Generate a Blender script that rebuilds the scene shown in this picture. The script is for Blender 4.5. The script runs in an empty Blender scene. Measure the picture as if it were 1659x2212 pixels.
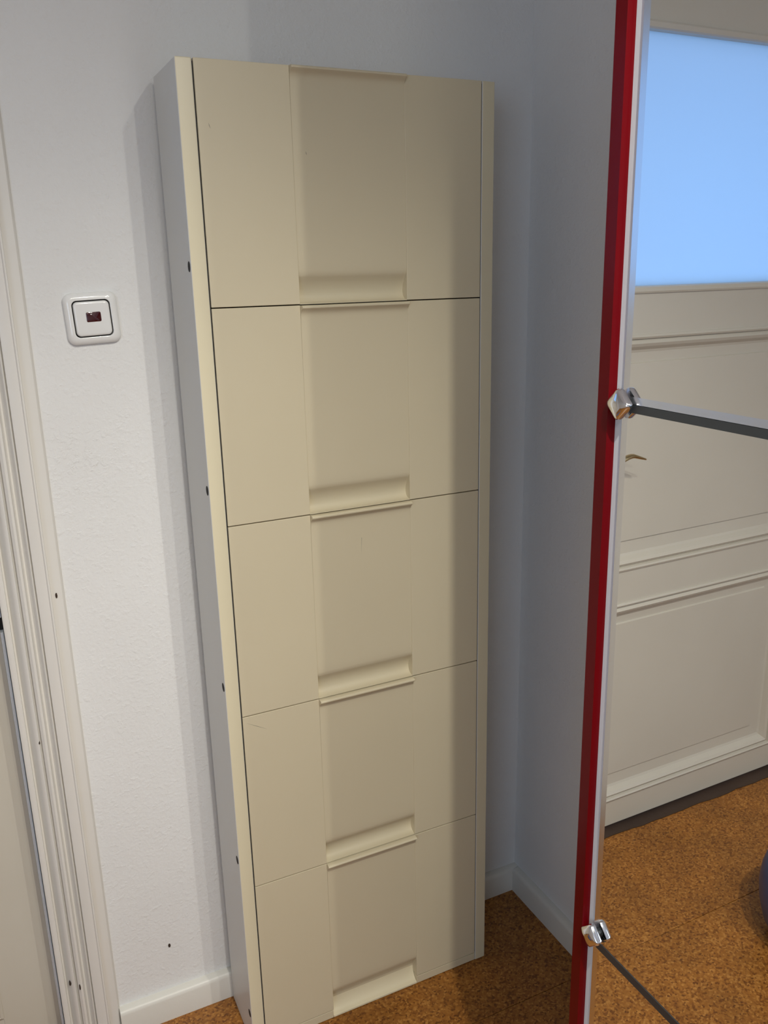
import bpy, bmesh, math, random
from mathutils import Vector, Matrix
random.seed(4)
S = bpy.context.scene
C = S.collection

# ------------------------------------------------------------------ camera
cam_d = bpy.data.cameras.new('camera')
cam = bpy.data.objects.new('camera', cam_d); C.objects.link(cam)
R = Vector((0.901, -0.4332, -0.0222)).normalized()
F = Vector((0.4113, 0.8695, -0.2736)).normalized()
U = R.cross(F).normalized(); R = F.cross(U).normalized()
M = Matrix((R, U, -F)).transposed().to_4x4()
M.translation = Vector((0, 0, 1.45))
cam.matrix_world = M
cam_d.sensor_fit = 'HORIZONTAL'; cam_d.sensor_width = 36.0
cam_d.lens = 1846.4 / 1659 * 36.0
cam_d.clip_start = 0.02
S.camera = cam

# ------------------------------------------------------------------ world, lights, exposure
S.view_settings.view_transform = 'Standard'; S.view_settings.look = 'None'
S.view_settings.gamma = 1.0; S.view_settings.use_curve_mapping = False
S.view_settings.exposure = 0.0
W = bpy.data.worlds.new('sky'); S.world = W; W.use_nodes = True
W.node_tree.nodes['Background'].inputs[0].default_value = (0.42, 0.62, 1.0, 1)
W.node_tree.nodes['Background'].inputs[1].default_value = 1.0

def spot(name, loc, aim, col, power, rad, size, blend):
    l = bpy.data.lights.new(name, 'SPOT'); l.energy = power; l.color = col; l.shadow_soft_size = rad
    l.spot_size = math.radians(size); l.spot_blend = blend
    o = bpy.data.objects.new(name, l); o.location = loc
    o.rotation_euler = (Vector(aim) - Vector(loc)).to_track_quat('-Z', 'Y').to_euler(); C.objects.link(o); return o
def area(name, loc, look, sx, sy, col, power):
    l = bpy.data.lights.new(name, 'AREA'); l.shape = 'RECTANGLE'; l.size = sx; l.size_y = sy
    l.energy = power; l.color = col
    o = bpy.data.objects.new(name, l); o.location = loc
    o.rotation_euler = Vector(look).to_track_quat('-Z', 'Y').to_euler(); C.objects.link(o); return o
LAMP = (1.0, 0.965, 0.87)
spot('spot_lamp_light', (0.349, -0.10, 2.35), (0.34, 0.82, 0.0), LAMP, 75, 0.014, 92, 1.0)   # throws the cupboard's shadow on the shoe cabinet
spot('spot_lamp_light', (0.745, -0.10, 2.35), (0.34, 0.90, 0.0), LAMP, 38, 0.010, 104, 1.0)
spot('spot_lamp_light', (0.778, -1.24, 2.35), (0.12, 1.46, 0.60), LAMP, 36, 0.012, 60, 1.0)
area('ceiling_fill_light', (0.0, -1.0, 2.58), (0, 0.1, -1), 0.5, 0.5, (1.0, 0.93, 0.79), 14.5)  # unseen soft fill, added overhead for ambient and floor light
area('window_light', (-1.72, -1.55, 1.50), (1, 0.25, 0.02), 1.3, 1.2, (0.72, 0.88, 1.10), 21)
area('hall_window_light', (-0.45, 2.00, 1.40), (0, -1, 0.0), 1.1, 0.8, (0.160, 0.44, 0.88), 3.3)

# ------------------------------------------------------------------ materials
def mat(name, col, rough=0.5, metal=0.0, coat=0.0, spec=0.5):
    m = bpy.data.materials.new(name); m.use_nodes = True
    b = m.node_tree.nodes['Principled BSDF']
    b.inputs['Base Color'].default_value = (*col, 1); b.inputs['Roughness'].default_value = rough
    b.inputs['Metallic'].default_value = metal; b.inputs['Coat Weight'].default_value = coat
    b.inputs['Specular IOR Level'].default_value = spec
    return m
def nd(m, t, **kw):
    n = m.node_tree.nodes.new(t)
    for k, v in kw.items(): setattr(n, k, v)
    return n
def lk(m, a, b): m.node_tree.links.new(a, b)
def ramp(m, fac, stops):
    r = nd(m, 'ShaderNodeValToRGB'); e = r.color_ramp.elements
    e[0].position, e[0].color = stops[0][0], (*stops[0][1], 1)
    e[1].position, e[1].color = stops[-1][0], (*stops[-1][1], 1)
    for p, c in stops[1:-1]:
        x = e.new(p); x.color = (*c, 1)
    lk(m, fac, r.inputs[0]); return r
def noise(m, vec, scale, detail=3, rough=0.5):
    n = nd(m, 'ShaderNodeTexNoise'); n.inputs['Scale'].default_value = scale
    n.inputs['Detail'].default_value = detail; n.inputs['Roughness'].default_value = rough
    lk(m, vec, n.inputs['Vector']); return n
def bump(m, h, strength, dist, prev=None):
    b = nd(m, 'ShaderNodeBump'); b.inputs['Strength'].default_value = strength; b.inputs['Distance'].default_value = dist
    lk(m, h, b.inputs['Height'])
    if prev: lk(m, prev.outputs[0], b.inputs['Normal'])
    return b
def bsdf(m): return m.node_tree.nodes['Principled BSDF']

def painted(name, col, rough, vary=0.03, bscale=140, bstr=0.12, bdist=0.0006, coat=0.0):
    m = mat(name, col, rough, coat=coat)
    g = nd(m, 'ShaderNodeNewGeometry')
    n = noise(m, g.outputs['Position'], 3.0, 3)
    lo = tuple(c * (1 - vary) for c in col); hi = tuple(min(1, c * (1 + vary)) for c in col)
    r = ramp(m, n.outputs[0], [(0.3, lo), (0.7, hi)])
    lk(m, r.outputs[0], bsdf(m).inputs['Base Color'])
    n2 = noise(m, g.outputs['Position'], bscale, 3)
    b = bump(m, n2.outputs[0], bstr, bdist)
    lk(m, b.outputs[0], bsdf(m).inputs['Normal'])
    return m

def plaster(name, col):
    m = mat(name, col, 0.75, spec=0.3)
    g = nd(m, 'ShaderNodeNewGeometry')
    n0 = noise(m, g.outputs['Position'], 2.2, 3)
    r = ramp(m, n0.outputs[0], [(0.3, tuple(c * 0.965 for c in col)), (0.7, tuple(min(1, c * 1.03) for c in col))])
    lk(m, r.outputs[0], bsdf(m).inputs['Base Color'])
    n1 = noise(m, g.outputs['Position'], 170, 4, 0.6)
    n2 = noise(m, g.outputs['Position'], 90, 3, 0.55)
    rr = ramp(m, n2.outputs[0], [(0.55, (0, 0, 0)), (0.72, (1, 1, 1))])
    b1 = bump(m, n1.outputs[0], 0.36, 0.0025)
    b2 = bump(m, rr.outputs[0], 0.20, 0.0022, b1)
    # a torn and re-plastered patch under the light switch
    sep = nd(m, 'ShaderNodeVectorMath', operation='DISTANCE'); lk(m, g.outputs['Position'], sep.inputs[0])
    sep.inputs[1].default_value = (0.145, 1.463, 1.16)
    mr = nd(m, 'ShaderNodeMapRange'); mr.inputs[1].default_value = 0.02; mr.inputs[2].default_value = 0.10
    mr.inputs[3].default_value = 1; mr.inputs[4].default_value = 0
    lk(m, sep.outputs['Value'], mr.inputs[0])
    n3 = noise(m, g.outputs['Position'], 55, 4, 0.65)
    rp = ramp(m, n3.outputs[0], [(0.55, (0, 0, 0)), (0.62, (1, 1, 1))])
    mu = nd(m, 'ShaderNodeMath', operation='MULTIPLY'); lk(m, mr.outputs[0], mu.inputs[0]); lk(m, rp.outputs[0], mu.inputs[1])
    b3 = bump(m, mu.outputs[0], 0.25, 0.003, b2)
    lk(m, b3.outputs[0], bsdf(m).inputs['Normal'])
    return m

def cork():
    m = mat('cork', (0.3, 0.17, 0.07), 0.38, spec=0.45)
    g = nd(m, 'ShaderNodeNewGeometry')
    v = nd(m, 'ShaderNodeTexVoronoi'); v.inputs['Scale'].default_value = 250
    dn = noise(m, g.outputs['Position'], 300, 2)
    add = nd(m, 'ShaderNodeVectorMath', operation='MULTIPLY_ADD')
    lk(m, dn.outputs[1], add.inputs[0]); add.inputs[1].default_value = (0.004,) * 3; lk(m, g.outputs['Position'], add.inputs[2])
    lk(m, add.outputs[0], v.inputs['Vector'])
    sp = nd(m, 'ShaderNodeSeparateColor'); lk(m, v.outputs['Color'], sp.inputs[0])
    r = ramp(m, sp.outputs[0], [(0.0, (0.14, 0.045, 0.006)), (0.3, (0.285, 0.108, 0.017)), (0.75, (0.355, 0.146, 0.025)), (1.0, (0.48, 0.225, 0.052))])
    n = noise(m, g.outputs['Position'], 9, 4)
    r2 = ramp(m, n.outputs[0], [(0.3, (0.78, 0.76, 0.74)), (0.7, (1.12, 1.1, 1.08))])
    mx = nd(m, 'ShaderNodeMix', data_type='RGBA', blend_type='MULTIPLY'); mx.inputs[0].default_value = 1
    lk(m, r.outputs[0], mx.inputs[6]); lk(m, r2.outputs[0], mx.inputs[7])
    lk(m, mx.outputs[2], bsdf(m).inputs['Base Color'])
    b = bump(m, sp.outputs[0], 0.10, 0.0006); lk(m, b.outputs[0], bsdf(m).inputs['Normal'])
    return m

M_wall = plaster('wall_plaster', (0.765, 0.765, 0.755))
M_ceil = painted('ceiling_paint', (0.80, 0.79, 0.77), 0.8)
M_trim = painted('trim_paint', (0.72, 0.70, 0.66), 0.38, bscale=60, bstr=0.10, bdist=0.001)
M_base = painted('baseboard_paint', (0.70, 0.685, 0.63), 0.42, bscale=70, bstr=0.25, bdist=0.0015)
M_door = painted('door_paint', (0.59, 0.555, 0.475), 0.36, bscale=90, bstr=0.06)
M_cork = cork()
M_flap = painted('cream_plastic', (0.665, 0.59, 0.42), 0.42, vary=0.02, bscale=900, bstr=0.05, bdist=0.0003)
M_side = painted('cream_lacquer', (0.70, 0.635, 0.455), 0.33, vary=0.015, bscale=300, bstr=0.03, bdist=0.0003)
M_pale = painted('pale_cream', (0.76, 0.68, 0.48), 0.5, vary=0.05, bscale=120, bstr=0.1, bdist=0.0006)  # paler cream than the flaps, for the scooped grip
M_coolside = painted('cool_tinted_side', (0.69, 0.69, 0.66), 0.38, vary=0.015, bscale=300, bstr=0.03, bdist=0.0003)  # side faces paler and bluer than the edges; cool window light put into colour
M_dark = mat('dark_gap', (0.012, 0.011, 0.010), 0.8)
M_scr = mat('scratch_grey', (0.36, 0.32, 0.24), 0.6)
M_chip = mat('chipped_dark_wood', (0.035, 0.02, 0.012), 0.8)
M_sill = painted('dark_sill_wood', (0.06, 0.035, 0.022), 0.6, vary=0.3, bscale=60, bstr=0.5, bdist=0.002)
M_red = painted('red_gloss', (0.13, 0.0016, 0.004), 0.2, vary=0.12, bscale=40, bstr=0.10, bdist=0.0006); bsdf(M_red).inputs['Specular IOR Level'].default_value = 0.14
M_grey = painted('pale_grey_board', (0.80, 0.85, 0.88), 0.5)
M_mirror = mat('mirror_silver', (0.93, 0.94, 0.95), 0.0, 1.0)
M_bevel = mat('ground_bevel', (0.90, 0.92, 0.96), 0.22, 1.0)
M_strip = mat('dark_steel', (0.075, 0.082, 0.085), 0.35, 0.5)
M_chrome = mat('chrome', (0.86, 0.86, 0.87), 0.07, 1.0)
M_alu = mat('steel_blue_sheen', (0.86, 0.93, 1.0), 0.32, 0.2)  # pale blue base stands in for the window's reflection on the steel
M_brass = mat('brass', (0.55, 0.42, 0.22), 0.28, 1.0)
M_white = mat('white_switch_plastic', (0.78, 0.78, 0.765), 0.14, coat=0.2)
M_lens = mat('dark_red_lens', (0.045, 0.001, 0.003), 0.08, coat=0.5)
M_blue = painted('blue_plastic', (0.04, 0.075, 0.19), 0.35)
def frosted():
    m = bpy.data.materials.new('frosted_glass'); m.use_nodes = True
    nt = m.node_tree; nt.nodes.remove(nt.nodes['Principled BSDF'])
    tr = nd(m, 'ShaderNodeBsdfTranslucent'); tr.inputs[0].default_value = (0.85, 0.92, 0.97, 1)
    df = nd(m, 'ShaderNodeBsdfDiffuse'); df.inputs[0].default_value = (0.7, 0.78, 0.82, 1)
    gl = nd(m, 'ShaderNodeBsdfGlossy'); gl.inputs['Roughness'].default_value = 0.25
    a = nd(m, 'ShaderNodeMixShader'); a.inputs[0].default_value = 0.15
    b = nd(m, 'ShaderNodeMixShader'); b.inputs[0].default_value = 0.04
    lk(m, tr.outputs[0], a.inputs[1]); lk(m, df.outputs[0], a.inputs[2])
    lk(m, a.outputs[0], b.inputs[1]); lk(m, gl.outputs[0], b.inputs[2])
    lk(m, b.outputs[0], nt.nodes['Material Output'].inputs[0]); return m
M_frost = frosted()
M_clear = mat('window_glass', (1, 1, 1), 0.0); bsdf(M_clear).inputs['Transmission Weight'].default_value = 1.0

# ------------------------------------------------------------------ builders
def box(bm, x0, x1, y0, y1, z0, z1):
    v = [bm.verts.new(p) for p in ((x0,y0,z0),(x1,y0,z0),(x1,y1,z0),(x0,y1,z0),(x0,y0,z1),(x1,y0,z1),(x1,y1,z1),(x0,y1,z1))]
    for f in ((0,3,2,1),(4,5,6,7),(0,1,5,4),(1,2,6,5),(2,3,7,6),(3,0,4,7)): bm.faces.new([v[i] for i in f])
    return v
def strip(bm, prof, ax, a0, a1, closed=True):
    """extrude a closed 2-D profile along axis ax: 'x' profile=(y,z); 'z' profile=(x,y); 'y' profile=(x,z)"""
    def P(p, a):
        return (a, p[0], p[1]) if ax == 'x' else (p[0], p[1], a) if ax == 'z' else (p[0], a, p[1])
    A = [bm.verts.new(P(p, a0)) for p in prof]; B = [bm.verts.new(P(p, a1)) for p in prof]
    n = len(prof)
    for i in range(n if closed else n - 1):
        j = (i + 1) % n; bm.faces.new((A[i], A[j], B[j], B[i]))
    if closed:
        bm.faces.new(A); bm.faces.new(B)
def rings(bm, loops, cap0=True, cap1=True):
    L = [[bm.verts.new(p) for p in lp] for lp in loops]
    n = len(L[0])
    for a, b in zip(L, L[1:]):
        for i in range(n):
            j = (i + 1) % n; bm.faces.new((a[i], a[j], b[j], b[i]))
    if cap0: bm.faces.new(L[0][::-1])
    if cap1: bm.faces.new(L[-1])
def obj(name, bm, m, parent=None, loc=(0, 0, 0), rotz=0, bev=0.0, seg=2, smooth=False):
    bmesh.ops.recalc_face_normals(bm, faces=bm.faces[:])
    me = bpy.data.meshes.new(name); bm.to_mesh(me); bm.free(); me.materials.append(m)
    if smooth:
        for p in me.polygons: p.use_smooth = True
        try: me.set_sharp_from_angle(angle=math.radians(38))
        except Exception: pass
    o = bpy.data.objects.new(name, me); C.objects.link(o); o.location = loc; o.rotation_euler[2] = rotz
    if parent: o.parent = parent
    if bev:
        b = o.modifiers.new('bevel', 'BEVEL'); b.width = bev; b.segments = seg; b.limit_method = 'ANGLE'; b.angle_limit = math.radians(40)
    return o
def boxo(name, x0, x1, y0, y1, z0, z1, m, parent=None, bev=0.0, seg=2):
    bm = bmesh.new(); box(bm, x0, x1, y0, y1, z0, z1); return obj(name, bm, m, parent, bev=bev, seg=seg)
def thing(name, label, cat, loc=(0, 0, 0), rotz=0):
    o = bpy.data.objects.new(name, None); C.objects.link(o); o.location = loc; o.rotation_euler[2] = rotz
    o['label'] = label; o['category'] = cat; return o
def struct(o, label, cat):
    o['kind'] = 'structure'; o['label'] = label; o['category'] = cat; return o
def sempty(name, label, cat):
    o = bpy.data.objects.new(name, None); C.objects.link(o); return struct(o, label, cat)

YW, YB, XW = 1.4631, 1.4451, 1.0205          # back wall, its baseboard front, right wall
XL, YF, ZC = -1.70, -2.60, 2.62              # left wall, wall behind the camera, ceiling
DX0, DX1, DZ = -0.915, -0.012, 2.06          # doorway in the back wall

# ------------------------------------------------------------------ room shell
bm = bmesh.new()
strip(bm, [(XL - .1, 0), (DX0, 0), (DX0, DZ), (DX1, DZ), (DX1, 0), (XW + .1, 0), (XW + .1, ZC), (XL - .1, ZC)], 'y', YW, YW + 0.14)
struct(obj('wall_back', bm, M_wall), 'rough white plaster wall behind the shoe cabinet and the light switch', 'wall')
bm = bmesh.new(); box(bm, XW, XW + 0.1, YF - 0.1, YW, 0, ZC)
struct(obj('wall_right', bm, M_wall), 'shaded white wall between the shoe cabinet and the red mirror', 'wall')
WY0, WY1, WZ0, WZ1 = -2.2, -0.9, 0.9, 2.1
bm = bmesh.new()
def wr(x, a, b, c, d): return [(x, a, c), (x, b, c), (x, b, d), (x, a, d)]
rings(bm, [wr(XL, WY0, WY1, WZ0, WZ1), wr(XL, YF, YW, 0, ZC), wr(XL - .1, YF, YW, 0, ZC), wr(XL - .1, WY0, WY1, WZ0, WZ1), wr(XL, WY0, WY1, WZ0, WZ1)], False, False)
bmesh.ops.remove_doubles(bm, verts=bm.verts[:], dist=1e-5)
struct(obj('wall_left', bm, M_wall), 'white wall with the window, on the far left of the room', 'wall')
bm = bmesh.new(); box(bm, XL - 0.1, XW + 0.1, YF - 0.1, YF, 0, ZC)
struct(obj('wall_front', bm, M_wall), 'white wall behind the viewer', 'wall')
bm = bmesh.new(); box(bm, XL - 0.1, XW + 0.1, YF - 0.1, YW + 0.14, ZC, ZC + 0.1)
struct(obj('ceiling', bm, M_ceil), 'plain white ceiling', 'ceiling')
win = sempty('window_1', 'white framed window in the left wall', 'window')
for a in ((WY0, WY0 + .05, WZ0, WZ1), (WY1 - .05, WY1, WZ0, WZ1), (WY0 + .05, WY1 - .05, WZ0, WZ0 + .05), (WY0 + .05, WY1 - .05, WZ1 - .05, WZ1), ((WY0 + WY1) / 2 - .02, (WY0 + WY1) / 2 + .02, WZ0 + .05, WZ1 - .05)):
    boxo('window_frame', XL - .015, XL + .02, a[0], a[1], a[2], a[3], M_trim, win, 0.003)

# cork tile floor: one tile mesh shared by every tile
fl = bmesh.new(); box(fl, XL - 0.6, XW + 0.3, YF - 0.4, YW + 0.35, -0.06, -0.0035)
floor = struct(obj('floor', fl, M_dark), 'brown speckled cork tile floor', 'floor')
TX, TY = 1.20, 0.60
bm = bmesh.new(); e = 0.0006; box(bm, e, TX - e, e, TY - e, -0.0035, 0.0)
tile0 = obj('cork_tile', bm, M_cork, floor, bev=0.0004, seg=1)
first = True
for i in range(4):
    for j in range(8):
        x, y = 0.36 + (i - 3) * TX + TX, 1.1625 - (j - 1) * TY
        if x > XW or x + TX < XL or y + TY < YF: continue
        o = tile0 if first else tile0.copy()
        if not first: C.objects.link(o)
        o.location = (x, y, 0); first = False

# baseboards with a rounded top
def base_prof(y0, y1, h=0.058):      # y0 front, y1 wall
    d = (y1 - y0); s = 1 if d > 0 else -1
    return [(y1, 0.0), (y0, 0.0), (y0, h - 0.008), (y0 + s * 0.002, h - 0.002), (y0 + s * 0.006, h + 0.001), (y1 - s * 0.003, h + 0.002), (y1, h + 0.002)]
bm = bmesh.new(); strip(bm, base_prof(YB, YW), 'x', 0.088, XW)
struct(obj('baseboard_back', bm, M_base, smooth=True), 'white painted baseboard along the wall behind the shoe cabinet', 'baseboard')
bm = bmesh.new(); strip(bm, base_prof(XW - 0.018, XW), 'y', YF, YB)
struct(obj('baseboard_right', bm, M_base, smooth=True), 'white painted baseboard along the shaded right wall', 'baseboard')

# door casing: moulded profile (x, proud of wall)
CAS = [(-.012, -.002), (-.012, .014), (-.010, .0155), (-.0035, .0155), (-.002, .0145), (-.0012, .0020), (.0015, .0020), (.0045, .0070), (.0085, .0135),
       (.0125, .0175), (.0160, .0180), (.0165, .0090), (.0196, .0095), (.0202, .0170), (.0245, .0200), (.0282, .0190), (.0300, .0120), (.0320, .0075), (.0345, .0070), (.0372, .0110), (.0390, .0170),
       (.0415, .0195), (.0424, .0195), (.0426, .0110), (.0448, .0110), (.0452, .0180), (.0470, .0190), (.0622, .0190), (.0640, .0210), (.0665, .0205), (.0675, .0095),
       (.0705, .0085), (.0850, .0070), (.0885, .0035), (.0895, -.002)]
bm = bmesh.new(); strip(bm, [(x, YW - o) for x, o in CAS], 'z', 0.0, DZ + 0.09)
cas = struct(obj('trim_1', bm, M_trim, smooth=True), 'off-white moulded door casing left of the light switch', 'casing')
for x, z, w, h in ((.0756, .9341, .0035, .011), (.0160, .6766, .0025, .005), (.0073, .1653, .004, .010), (.0229, .155, .003, .014)):
    bm = bmesh.new()
    n = 7
    o_ = min(CAS, key=lambda c: abs(c[0] - x))[1]
    lp = [(x + w * .5 * math.cos(t) * random.uniform(.7, 1.2), z + h * .5 * math.sin(t) * random.uniform(.8, 1.1)) for t in [2 * math.pi * k / n for k in range(n)]]
    rings(bm, [[(a, YW - o_ + .003, b) for a, b in lp], [(a, YW - o_ - .0012, b) for a, b in lp]])
    obj('paint_chip', bm, M_chip, cas)
bm = bmesh.new(); strip(bm, [(2 * (DX0 + DX1) / 2 - x, YW - o) for x, o in CAS], 'z', 0.0, DZ + 0.09)
struct(obj('trim_2', bm, M_trim, smooth=True), 'off-white moulded door casing on the far side of the glazed door', 'casing')
bm = bmesh.new(); strip(bm, [(YW - o, DZ + x + 0.0) for x, o in CAS], 'x', DX0 - 0.09, DX1 + 0.09)
struct(obj('trim_3', bm, M_trim, smooth=True), 'off-white moulded casing above the glazed door', 'casing')
# tiny dark nail hole low on the wall
bm = bmesh.new(); rings(bm, [[(.1964 + .0025 * math.cos(t), YW + .004, .1615 + .0045 * math.sin(t)) for t in [k * .785 for k in range(8)]], [(.1964 + .0025 * math.cos(t), YW - .0008, .1615 + .0045 * math.sin(t)) for t in [k * .785 for k in range(8)]]])
obj('nail_hole', bm, M_chip, bpy.data.objects['wall_back'])

# ------------------------------------------------------------------ panelled door with frosted glass
YD = 1.5097
door = sempty('door_1', 'off-white panelled door with a tall frosted glass pane, seen in the mirror', 'door')
L0, L1 = DX0 + 0.004, -0.0185
P0, P1 = -0.793, -0.1167
TH = 0.042
for x0, x1 in ((L0, P0), (P1, L1)):
    boxo('door_stile', x0, x1, YD, YD + TH, 0.012, DZ - 0.006, M_door, door, 0.0006, 1)
for z0, z1 in ((0.012, 0.0871), (0.645, 0.7298), (1.293, 1.3998), (1.9133, DZ - 0.006)):
    boxo('door_rail', P0, P1, YD + .0002, YD + TH, z0, z1, M_door, door)
def door_panel(z0, z1, f0, f1):
    bm = bmesh.new()
    def rect(x0, x1, a, b, y): return [(x0, y, a), (x1, y, a), (x1, y, b), (x0, y, b)]
    i = f0 - z0
    loops = []
    # bolection moulding then sunk margin then raised field
    for d, y in ((-.001, .004), (-.001, -.003), (.004, -.0055), (.008, -.003), (.0095, .0035), (.013, .0005), (.019, -.004), (.026, .0005), (.034, .011), (.040, .0135)):
        loops.append(rect(P0 + d, P1 - d, z0 + d, z1 - d, YD + y))
    loops.append(rect(P0 + i - .001, P1 - i + .001, f0 - .001, f1 + .001, YD + .0150))
    loops.append(rect(P0 + i + .001, P1 - i - .001, f0 + .001, f1 - .001, YD + .0105))
    rings(bm, loops, cap0=False)
    obj('door_panel', bm, M_door, door)
door_panel(0.0871, 0.645, 0.160, 0.5853)
door_panel(0.7298, 1.293, 0.802, 1.2294)
# glazing bead and pane
bm = bmesh.new()
def rc(d, y): return [(P0 + d, YD + y, 1.3998 + d), (P1 - d, YD + y, 1.3998 + d), (P1 - d, YD + y, 1.9133 - d), (P0 + d, YD + y, 1.9133 - d)]
rings(bm, [rc(-.015, .002), rc(-.015, -.004), rc(-.011, -.006), rc(-.002, -.004), rc(.0008, 0), rc(.0008, .0174), rc(-.003, .0174)], cap0=False, cap1=False)
obj('glazing_bead', bm, M_door, door)
boxo('glass_pane', P0 - 0.004, P1 + 0.004, YD + 0.018, YD + 0.022, 1.396, 1.917, M_frost, door)
# jamb behind the casing, dark sill
boxo('door_jamb', DX1 - 0.02, DX1, YD + TH + .001, YW + 0.13, 0, DZ, M_trim, door)
boxo('door_jamb', DX0, DX0 + .02, YD + TH + .001, YW + 0.13, 0, DZ, M_trim, door)
bm = bmesh.new(); n = 26
top = []
for k in range(n + 1):
    x = DX0 + (DX1 - DX0) * k / n
    top.append((x, YW + 0.012 + random.uniform(-.003, .003) + 0.007 * max(0, (x + .7) / .7)))
A = [bm.verts.new((x, y, 0.0025)) for x, y in top]; B = [bm.verts.new((x, YW + 0.13, 0.0035)) for x, y in top]
A0 = [bm.verts.new((x, y, -0.004)) for x, y in top]
for k in range(n):
    bm.faces.new((A[k], A[k + 1], B[k + 1], B[k])); bm.faces.new((A0[k], A0[k + 1], A[k + 1], A[k]))
obj('door_sill', bm, M_sill, door)
# edge guide strip with black latch gap above
def edge_strip(z0, z1):
    bm = bmesh.new()
    p = [(-.0133, YD + .03)] + [(-.0159 + .0026 * math.cos(a), YD - .0105 - .0026 * math.sin(a)) for a in [math.pi * k / 10 for k in range(11)]] + [(-.0185, YD + .03)]
    strip(bm, p, 'z', z0, z1); obj('edge_strip', bm, M_alu, door, smooth=True)
edge_strip(0.0248, 0.8696); edge_strip(0.8965, 2.04)
boxo('latch_gap', -0.0184, -0.0122, YD - 0.0005, YD + 0.03, 0.8700, 0.8960, M_dark, door)
boxo('latch_gap', -0.0184, -0.0122, YD - 0.0005, YD + 0.03, 0.004, 0.0246, M_dark, door)
bm = bmesh.new(); rings(bm, [[(-.0156 + .0013 * math.cos(t), y, .032 + .0018 * math.sin(t)) for t in [k * .785 for k in range(8)]] for y in (YD, YD - .0146)])
obj('screw', bm, M_dark, door)
# arched brass lever on a round rose
bm = bmesh.new()
cx, cz = -0.070, 1.000
def ring(c, r, ax='y', n=14): return [(c[0] + r * math.cos(t), c[1], c[2] + r * math.sin(t)) for t in [2 * math.pi * k / n for k in range(n)]]
rings(bm, [ring((cx, YD, cz), .025), ring((cx, YD - .005, cz), .025), ring((cx, YD - .009, cz), .020), ring((cx, YD - .010, cz), .010), ring((cx, YD - .055, cz), .009)])
hn = obj('door_handle', bm, M_brass, door, smooth=True)
bm = bmesh.new(); L = []
for k in range(19):
    t = k / 18
    x = cx + .006 - .128 * t
    z = cz - .002 + .0335 * math.sin(min(1, t * 1.35) * math.pi * .5) ** 1.3 - .012 * max(0, t - .70) / .30
    w = .0095 * (1 - .65 * t ** 2); h = .0078 * (1 - .72 * t ** 2.2)
    L.append([(x, YD - .058 + w * math.cos(a), z + h * math.sin(a)) for a in [2 * math.pi * q / 10 for q in range(10)]])
rings(bm, L); obj('lever', bm, M_brass, hn, smooth=True)

# ------------------------------------------------------------------ light switch
sw = thing('light_switch', 'white rounded light switch with a dark red indicator lens on the wall', 'light switch', (0.1838, YW, 1.3845))
sw.rotation_euler = (0, math.radians(-2.2), 0)
def rsq(hw, hh, r, y, n=7):
    pts = []
    for cxs, czs, a0 in ((1, 1, 0), (-1, 1, 90), (-1, -1, 180), (1, -1, 270)):
        for k in range(n):
            a = math.radians(a0 + 90 * k / (n - 1))
            pts.append((cxs * (hw - r) + r * math.cos(a), y, czs * (hh - r) + r * math.sin(a)))
    return pts
bm = bmesh.new()
lp = [rsq(.0405, .0395, .013, .0), rsq(.0412, .0402, .013, -.003)]
for k in range(0, 8):
    a = k / 7 * math.radians(88)
    ins = .0105 * (1 - math.cos(a)); lp.append(rsq(.0412 - ins, .0402 - ins, .013 - ins * .35, -.003 - .0085 * math.sin(a)))
lp += [rsq(.0300, .0293, .0085, -.0115), rsq(.0294, .0287, .008, -.0112), rsq(.0291, .0284, .008, -.004)]
rings(bm, lp, cap1=False)
obj('switch_frame', bm, M_white, sw, smooth=True)
bm = bmesh.new(); rings(bm, [rsq(.0296, .0289, .008, -.001), rsq(.0296, .0289, .008, -.0050)])
obj('switch_gap', bm, M_dark, sw)
bm = bmesh.new()
rings(bm, [rsq(.0274, .0267, .007, -.004), rsq(.0274, .0267, .007, -.0105), rsq(.0268, .0261, .0068, -.0122), rsq(.0257, .0250, .0062, -.0130), rsq(.0235, .0228, .005, -.0134), rsq(.012, .011, .003, -.0134)])
obj('rocker', bm, M_white, sw, smooth=True)
bm = bmesh.new(); rings(bm, [[(x + .0015, y, z + .0025) for x, y, z in rsq(a, b, r, y)] for a, b, r, y in ((.0113, .0076, .0022, -.011), (.0113, .0076, .0022, -.0136), (.0106, .0069, .0018, -.0140))])
obj('indicator_lens', bm, M_lens, sw, smooth=True)

# ------------------------------------------------------------------ shoe cabinet
XO0, XI0, XI1, XO1 = 0.3104, 0.3346, 0.8092, 0.8330
YC, ZT = 1.2998, 1.7393
cab = thing('shoe_cabinet', 'tall narrow cream shoe cabinet with five tilting flaps in the corner', 'cabinet', (0.5717, 1.372, 0))
OX, OY = 0.5717, 1.372
def cbm(fn):
    bm = bmesh.new(); fn(bm)
    bmesh.ops.translate(bm, verts=bm.verts[:], vec=(-OX, -OY, 0)); return bm
def cbox(name, a, m, parent=cab, bev=0.0, seg=2):
    return obj(name, cbm(lambda bm: box(bm, *a)), m, parent, bev=bev, seg=seg)
left = cbox('side_panel', (XO0, XI0, YC, YB - .0006, 0, ZT), M_side, cab, .0016, 3)
cbox('side_panel', (XI1, XO1, YC, YB - .0006, 0, ZT), M_side, cab, .0016, 3)
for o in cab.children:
    o.data.materials.append(M_coolside)
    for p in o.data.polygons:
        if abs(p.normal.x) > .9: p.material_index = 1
cbox('back_panel', (XI0, XI1, YB - .010, YB - .0008, .02, ZT - .003), M_side)
cbox('interior_shade', (XI0, XI1, YC + .034, YC + .040, .03, ZT - .02), M_dark)  # black sheet behind the flaps, standing in for shade inside the cabinet
cbox('top_board', (XI0, XI1, YC + .03, YB - .011, ZT - .018, ZT - .004), M_side)
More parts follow.
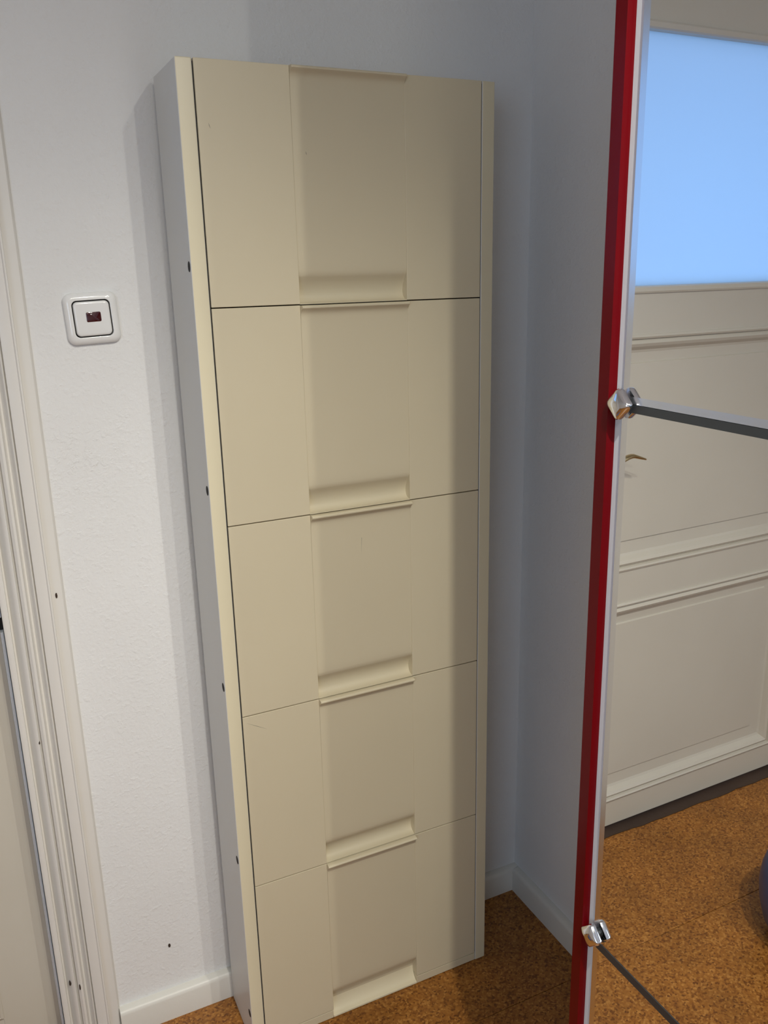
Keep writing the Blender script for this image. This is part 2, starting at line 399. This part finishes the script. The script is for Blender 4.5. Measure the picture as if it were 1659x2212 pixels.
for z in (1.4594, 1.1169, 0.7719, 0.4267, 0.0809):
    def hole(bm, z=z):
        lp = []
        for x, r in ((XO0 + .004, .0070), (XO0 - .0003, .0070), (XO0 - .0004, .0060)):
            lp.append([(x, 1.3108 + r * math.cos(t), z + r * 1.12 * math.sin(t)) for t in [2 * math.pi * k / 16 for k in range(16)]])
        rings(bm, lp)
    obj('screw_hole', cbm(hole), M_dark, left)
XM0, XM1 = 0.4779, 0.6665
FX0, FX1 = 0.3366, 0.8074
ZS = [1.7393, 1.3986, 1.0555, 0.7126, 0.3662, 0.0195]
SD = .016
NB = .0285
def LOW(zb): return [(o, zb + z) for o, z in ((-.0052, .0400), (-.0092, .0352), (-.0130, .0290), (-.0158, .0225), (-.0170, .0165), (-.0166, .0112), (-.0146, .0066), (-.0108, .0032), (-.0060, .0014), (-.0010, .0008), (-.0010, -.0004))]
def FOOT(zb): return [(o, zb + z) for o, z in ((-.0060, .0390), (-.0110, .0335), (-.0155, .0270), (-.0185, .0190), (-.0200, .0100), (-.0205, -.0004))]
def flap(ztop, zbot):
    g = .0009
    zt, zb = ztop - (g if ztop < 1.73 else 0), zbot + g
    def body(bm):
        strip(bm, [(FX0, YC), (XM0, YC), (XM0, YC + NB), (XM1, YC + NB), (XM1, YC), (FX1, YC), (FX1, YC + NB + .004), (FX0, YC + NB + .004)], 'z', zb, zt)
    f = obj('flap', cbm(body), M_flap, cab, bev=.0007, seg=2)
    def mid(bm):
        p = [(-.024, zt - .001), (-.001, zt - .0002), (.0060, zt - .0002), (.0085, zt - .0008), (.0098, zt - .0024), (.0096, zt - .0042), (.0082, zt - .0056), (.0056, zt - .0074), (.0030, zt - .0098), (.0011, zt - .0125), (.0002, zt - .0160),
             (-.0002, zt - .0200), (-.0004, zt - .03), (-.0012, zb + .075), (-.0013, zb + .0600), (-.0016, zb + .0500), (-.0026, zb + .0440)] + (LOW if zb > .1 else FOOT)(zb) + [
             (-.0280, zb - .0006), (-.0280, zt - .004), (-.024, zt - .003)]
        strip(bm, [(YC - o, z) for o, z in p], 'x', XM0 + .00012, XM1 - .00012)
    obj('grip_panel', cbm(mid), M_flap, f, smooth=True)
    return f
cbox('gap_shade', (XI0 + .0001, FX0 - .0001, YC + .0040, YC + .033, .020, ZT - .004), M_dark)  # dark fillers added beside the flaps, standing in for shade in the gaps
cbox('gap_shade', (FX1 + .0001, XI1 - .0001, YC + .0025, YC + .033, .020, ZT - .004), M_dark)
flaps = [flap(ZS[k], ZS[k + 1]) for k in range(5)]
def rail(bm):
    strip(bm, [(XI0 + .0008, YC + .0004), (XM0 - .0006, YC + .0004), (XM0 - .0006, YC + NB), (XM1 + .0006, YC + NB), (XM1 + .0006, YC + .0004), (XI1 - .0008, YC + .0004), (XI1 - .0008, YC + NB + .004), (XI0 + .0008, YC + NB + .004)], 'z', .0012, .0186)
rl = obj('base_rail', cbm(rail), M_flap, cab, bev=.0007, seg=2)
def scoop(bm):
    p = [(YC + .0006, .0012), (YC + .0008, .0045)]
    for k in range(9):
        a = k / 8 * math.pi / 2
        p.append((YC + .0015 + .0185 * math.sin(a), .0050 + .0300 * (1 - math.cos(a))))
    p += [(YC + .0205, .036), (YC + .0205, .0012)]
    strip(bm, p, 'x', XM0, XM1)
obj('scooped_grip', cbm(scoop), M_pale, rl, smooth=True)
def scratch(f, a, b, w, yy=0.0):
    def s(bm):
        dx, dz = b[0] - a[0], b[1] - a[1]; l = math.hypot(dx, dz); nx, nz = -dz / l * w / 2, dx / l * w / 2
        pts = [(a[0], a[1]), ((a[0] + b[0]) / 2 + nx, (a[1] + b[1]) / 2 + nz), (b[0], b[1]), ((a[0] + b[0]) / 2 - nx, (a[1] + b[1]) / 2 - nz)]
        rings(bm, [[(x, YC + yy + .0005, z) for x, z in pts], [(x, YC + yy - .00012, z) for x, z in pts]])
    obj('scratch', cbm(s), M_scr, f)
scratch(flaps[3], (.3425, .7009), (.3795, .6792), .0010)
scratch(flaps[2], (.5724, 1.0353), (.5695, .9699), .0009, .0006)
scratch(flaps[0], (.3520, 1.6560), (.3545, 1.6480), .0012)
scratch(flaps[0], (.4982, 1.6230), (.5000, 1.6175), .0012, .0006)

# ------------------------------------------------------------------ tall cupboard faced with mirrors
PH = math.radians(-0.461)
mc = thing('mirror_cupboard', 'tall red-edged cupboard side faced with mirror panes held by chrome clips', 'mirror',
           (0.5870 - .78 * math.sin(PH), .78 - .78 * math.cos(PH), 0), -PH)
# local: x = 0 mirror face (negative towards the room), y = distance along the face
YN = 0.424                                            # near end of the face
boxo('cupboard_body', .006, .405, YN, .7015, 0.0, 2.30, M_trim, mc, .002)
boxo('end_panel', .0014, .405, YN - .004, YN - .0002, 0.0, 2.30, M_red, mc)
boxo('backing_board', .0012, .006, YN, .6838, 0.0, 2.30, M_grey, mc)
bm = bmesh.new()
strip(bm, [(.006, .6836), (-.0070, .6838), (-.0086, .6848), (-.0086, .7008), (-.0072, .7022), (.006, .7024)], 'z', 0.0, 2.30)
obj('red_stile', bm, M_red, mc, smooth=True)
def pane(z0, z1, bb, bl=.0082):
    """silvered pane; ground bevels along its left edge and, where bb > 0, along its foot, are parts of it"""
    y1 = .6724
    bm = bmesh.new(); box(bm, 0, .0012, YN, y1 - bl, z0 + bb, z1)
    p = obj('mirror_pane', bm, M_mirror, mc)
    def rim(a, b):
        bm = bmesh.new(); rings(bm, [a, b]); obj('pane_bevel', bm, M_bevel, p)
    xl = -bl * .035; xb = -bb * .10; d = .0012
    f = [(0, y1 - bl, z0 + bb), (xl, y1, z0 + bb * .2), (xl, y1, z1), (0, y1 - bl, z1)]
    rim(f, [(d, y, z) for x, y, z in f])
    if bb:
        f = [(xb, YN, z0), (xb, y1 - bl * .2, z0), (0, y1 - bl, z0 + bb), (0, YN, z0 + bb)]
        rim(f, [(d, y, z) for x, y, z in f])
J1, J2 = 1.3105, .6560
pane(J1 + .0044, 1.990, .0072)
pane(J2 + .0056, J1 - .0046, 0)
pane(0.03, J2 - .0056, 0)
pane(1.998, 2.29, .0072)
for z, h in ((J1, .0044), (J2, .0055), (1.994, .0044)):
    bm = bmesh.new(); strip(bm, [(.0012, z - h), (-.0008, z - h), (-.0008, z + h - .0006), (.0012, z + h)], 'y', YN, .6700)
    obj('joint_strip', bm, M_strip, mc)
def clip(y, z):
    bm = bmesh.new(); n = 9
    def dia(r, x, rr):
        pts = []
        for q in range(4):
            c = math.radians(90 * q)
            for k in range(n):
                a = c + math.radians(-45 + 90 * k / (n - 1))
                m = r - rr * 1.414
                pts.append((x, y + m * math.cos(c) + rr * math.cos(a), z + m * math.sin(c) + rr * math.sin(a)))
        return pts
    lp = [dia(.0150, -.0030, .004), dia(.0168, -.0036, .004), dia(.0175, -.0060, .004), dia(.0172, -.0095, .004), dia(.0160, -.0112, .0045), dia(.0125, -.0128, .0050), dia(.0085, -.0139, .0045), dia(.004, -.0146, .0025)]
    rings(bm, lp)
    o = obj('mirror_clip', bm, M_chrome, mc, smooth=True)
    bm = bmesh.new(); rings(bm, [[(x, y + .006 * math.cos(t), z + .006 * math.sin(t)) for t in [k * .5236 for k in range(12)]] for x in (.0015, -.0035)])
    obj('clip_stud', bm, M_strip, o)
clip(.6695, 1.3140)
clip(.6690, .6690)

# ------------------------------------------------------------------ blue bag by the door (seen only in the mirror)
bn = thing('round_bag', 'dark blue rounded bag on the cork floor, at the right edge of the mirror', 'bag', (-.352, .978, 0))
prof = [(.0, .001), (.070, .001), (.098, .008), (.118, .024), (.134, .05), (.143, .085), (.146, .12), (.143, .155), (.134, .19), (.118, .222), (.094, .247), (.06, .263), (.03, .268), (.0, .269)]
bm = bmesh.new()
rings(bm, [[(max(r, .0005) * math.cos(t) * (1 + .012 * math.sin(5 * t + 9 * z)), max(r, .0005) * math.sin(t), z) for t in [2 * math.pi * k / 48 for k in range(48)]] for r, z in prof])
obj('bag_body', bm, M_blue, bn, smooth=True)
bm = bmesh.new(); L = []
for k in range(17):
    a = math.pi * k / 16
    L.append([(.06 * math.cos(a) + .006 * math.cos(q) * math.cos(a), .006 * math.sin(q), .255 + .075 * math.sin(a) + .006 * math.cos(q) * math.sin(a)) for q in [2 * math.pi * m / 8 for m in range(8)]])
rings(bm, L); obj('bag_handle', bm, M_blue, bn, smooth=True)
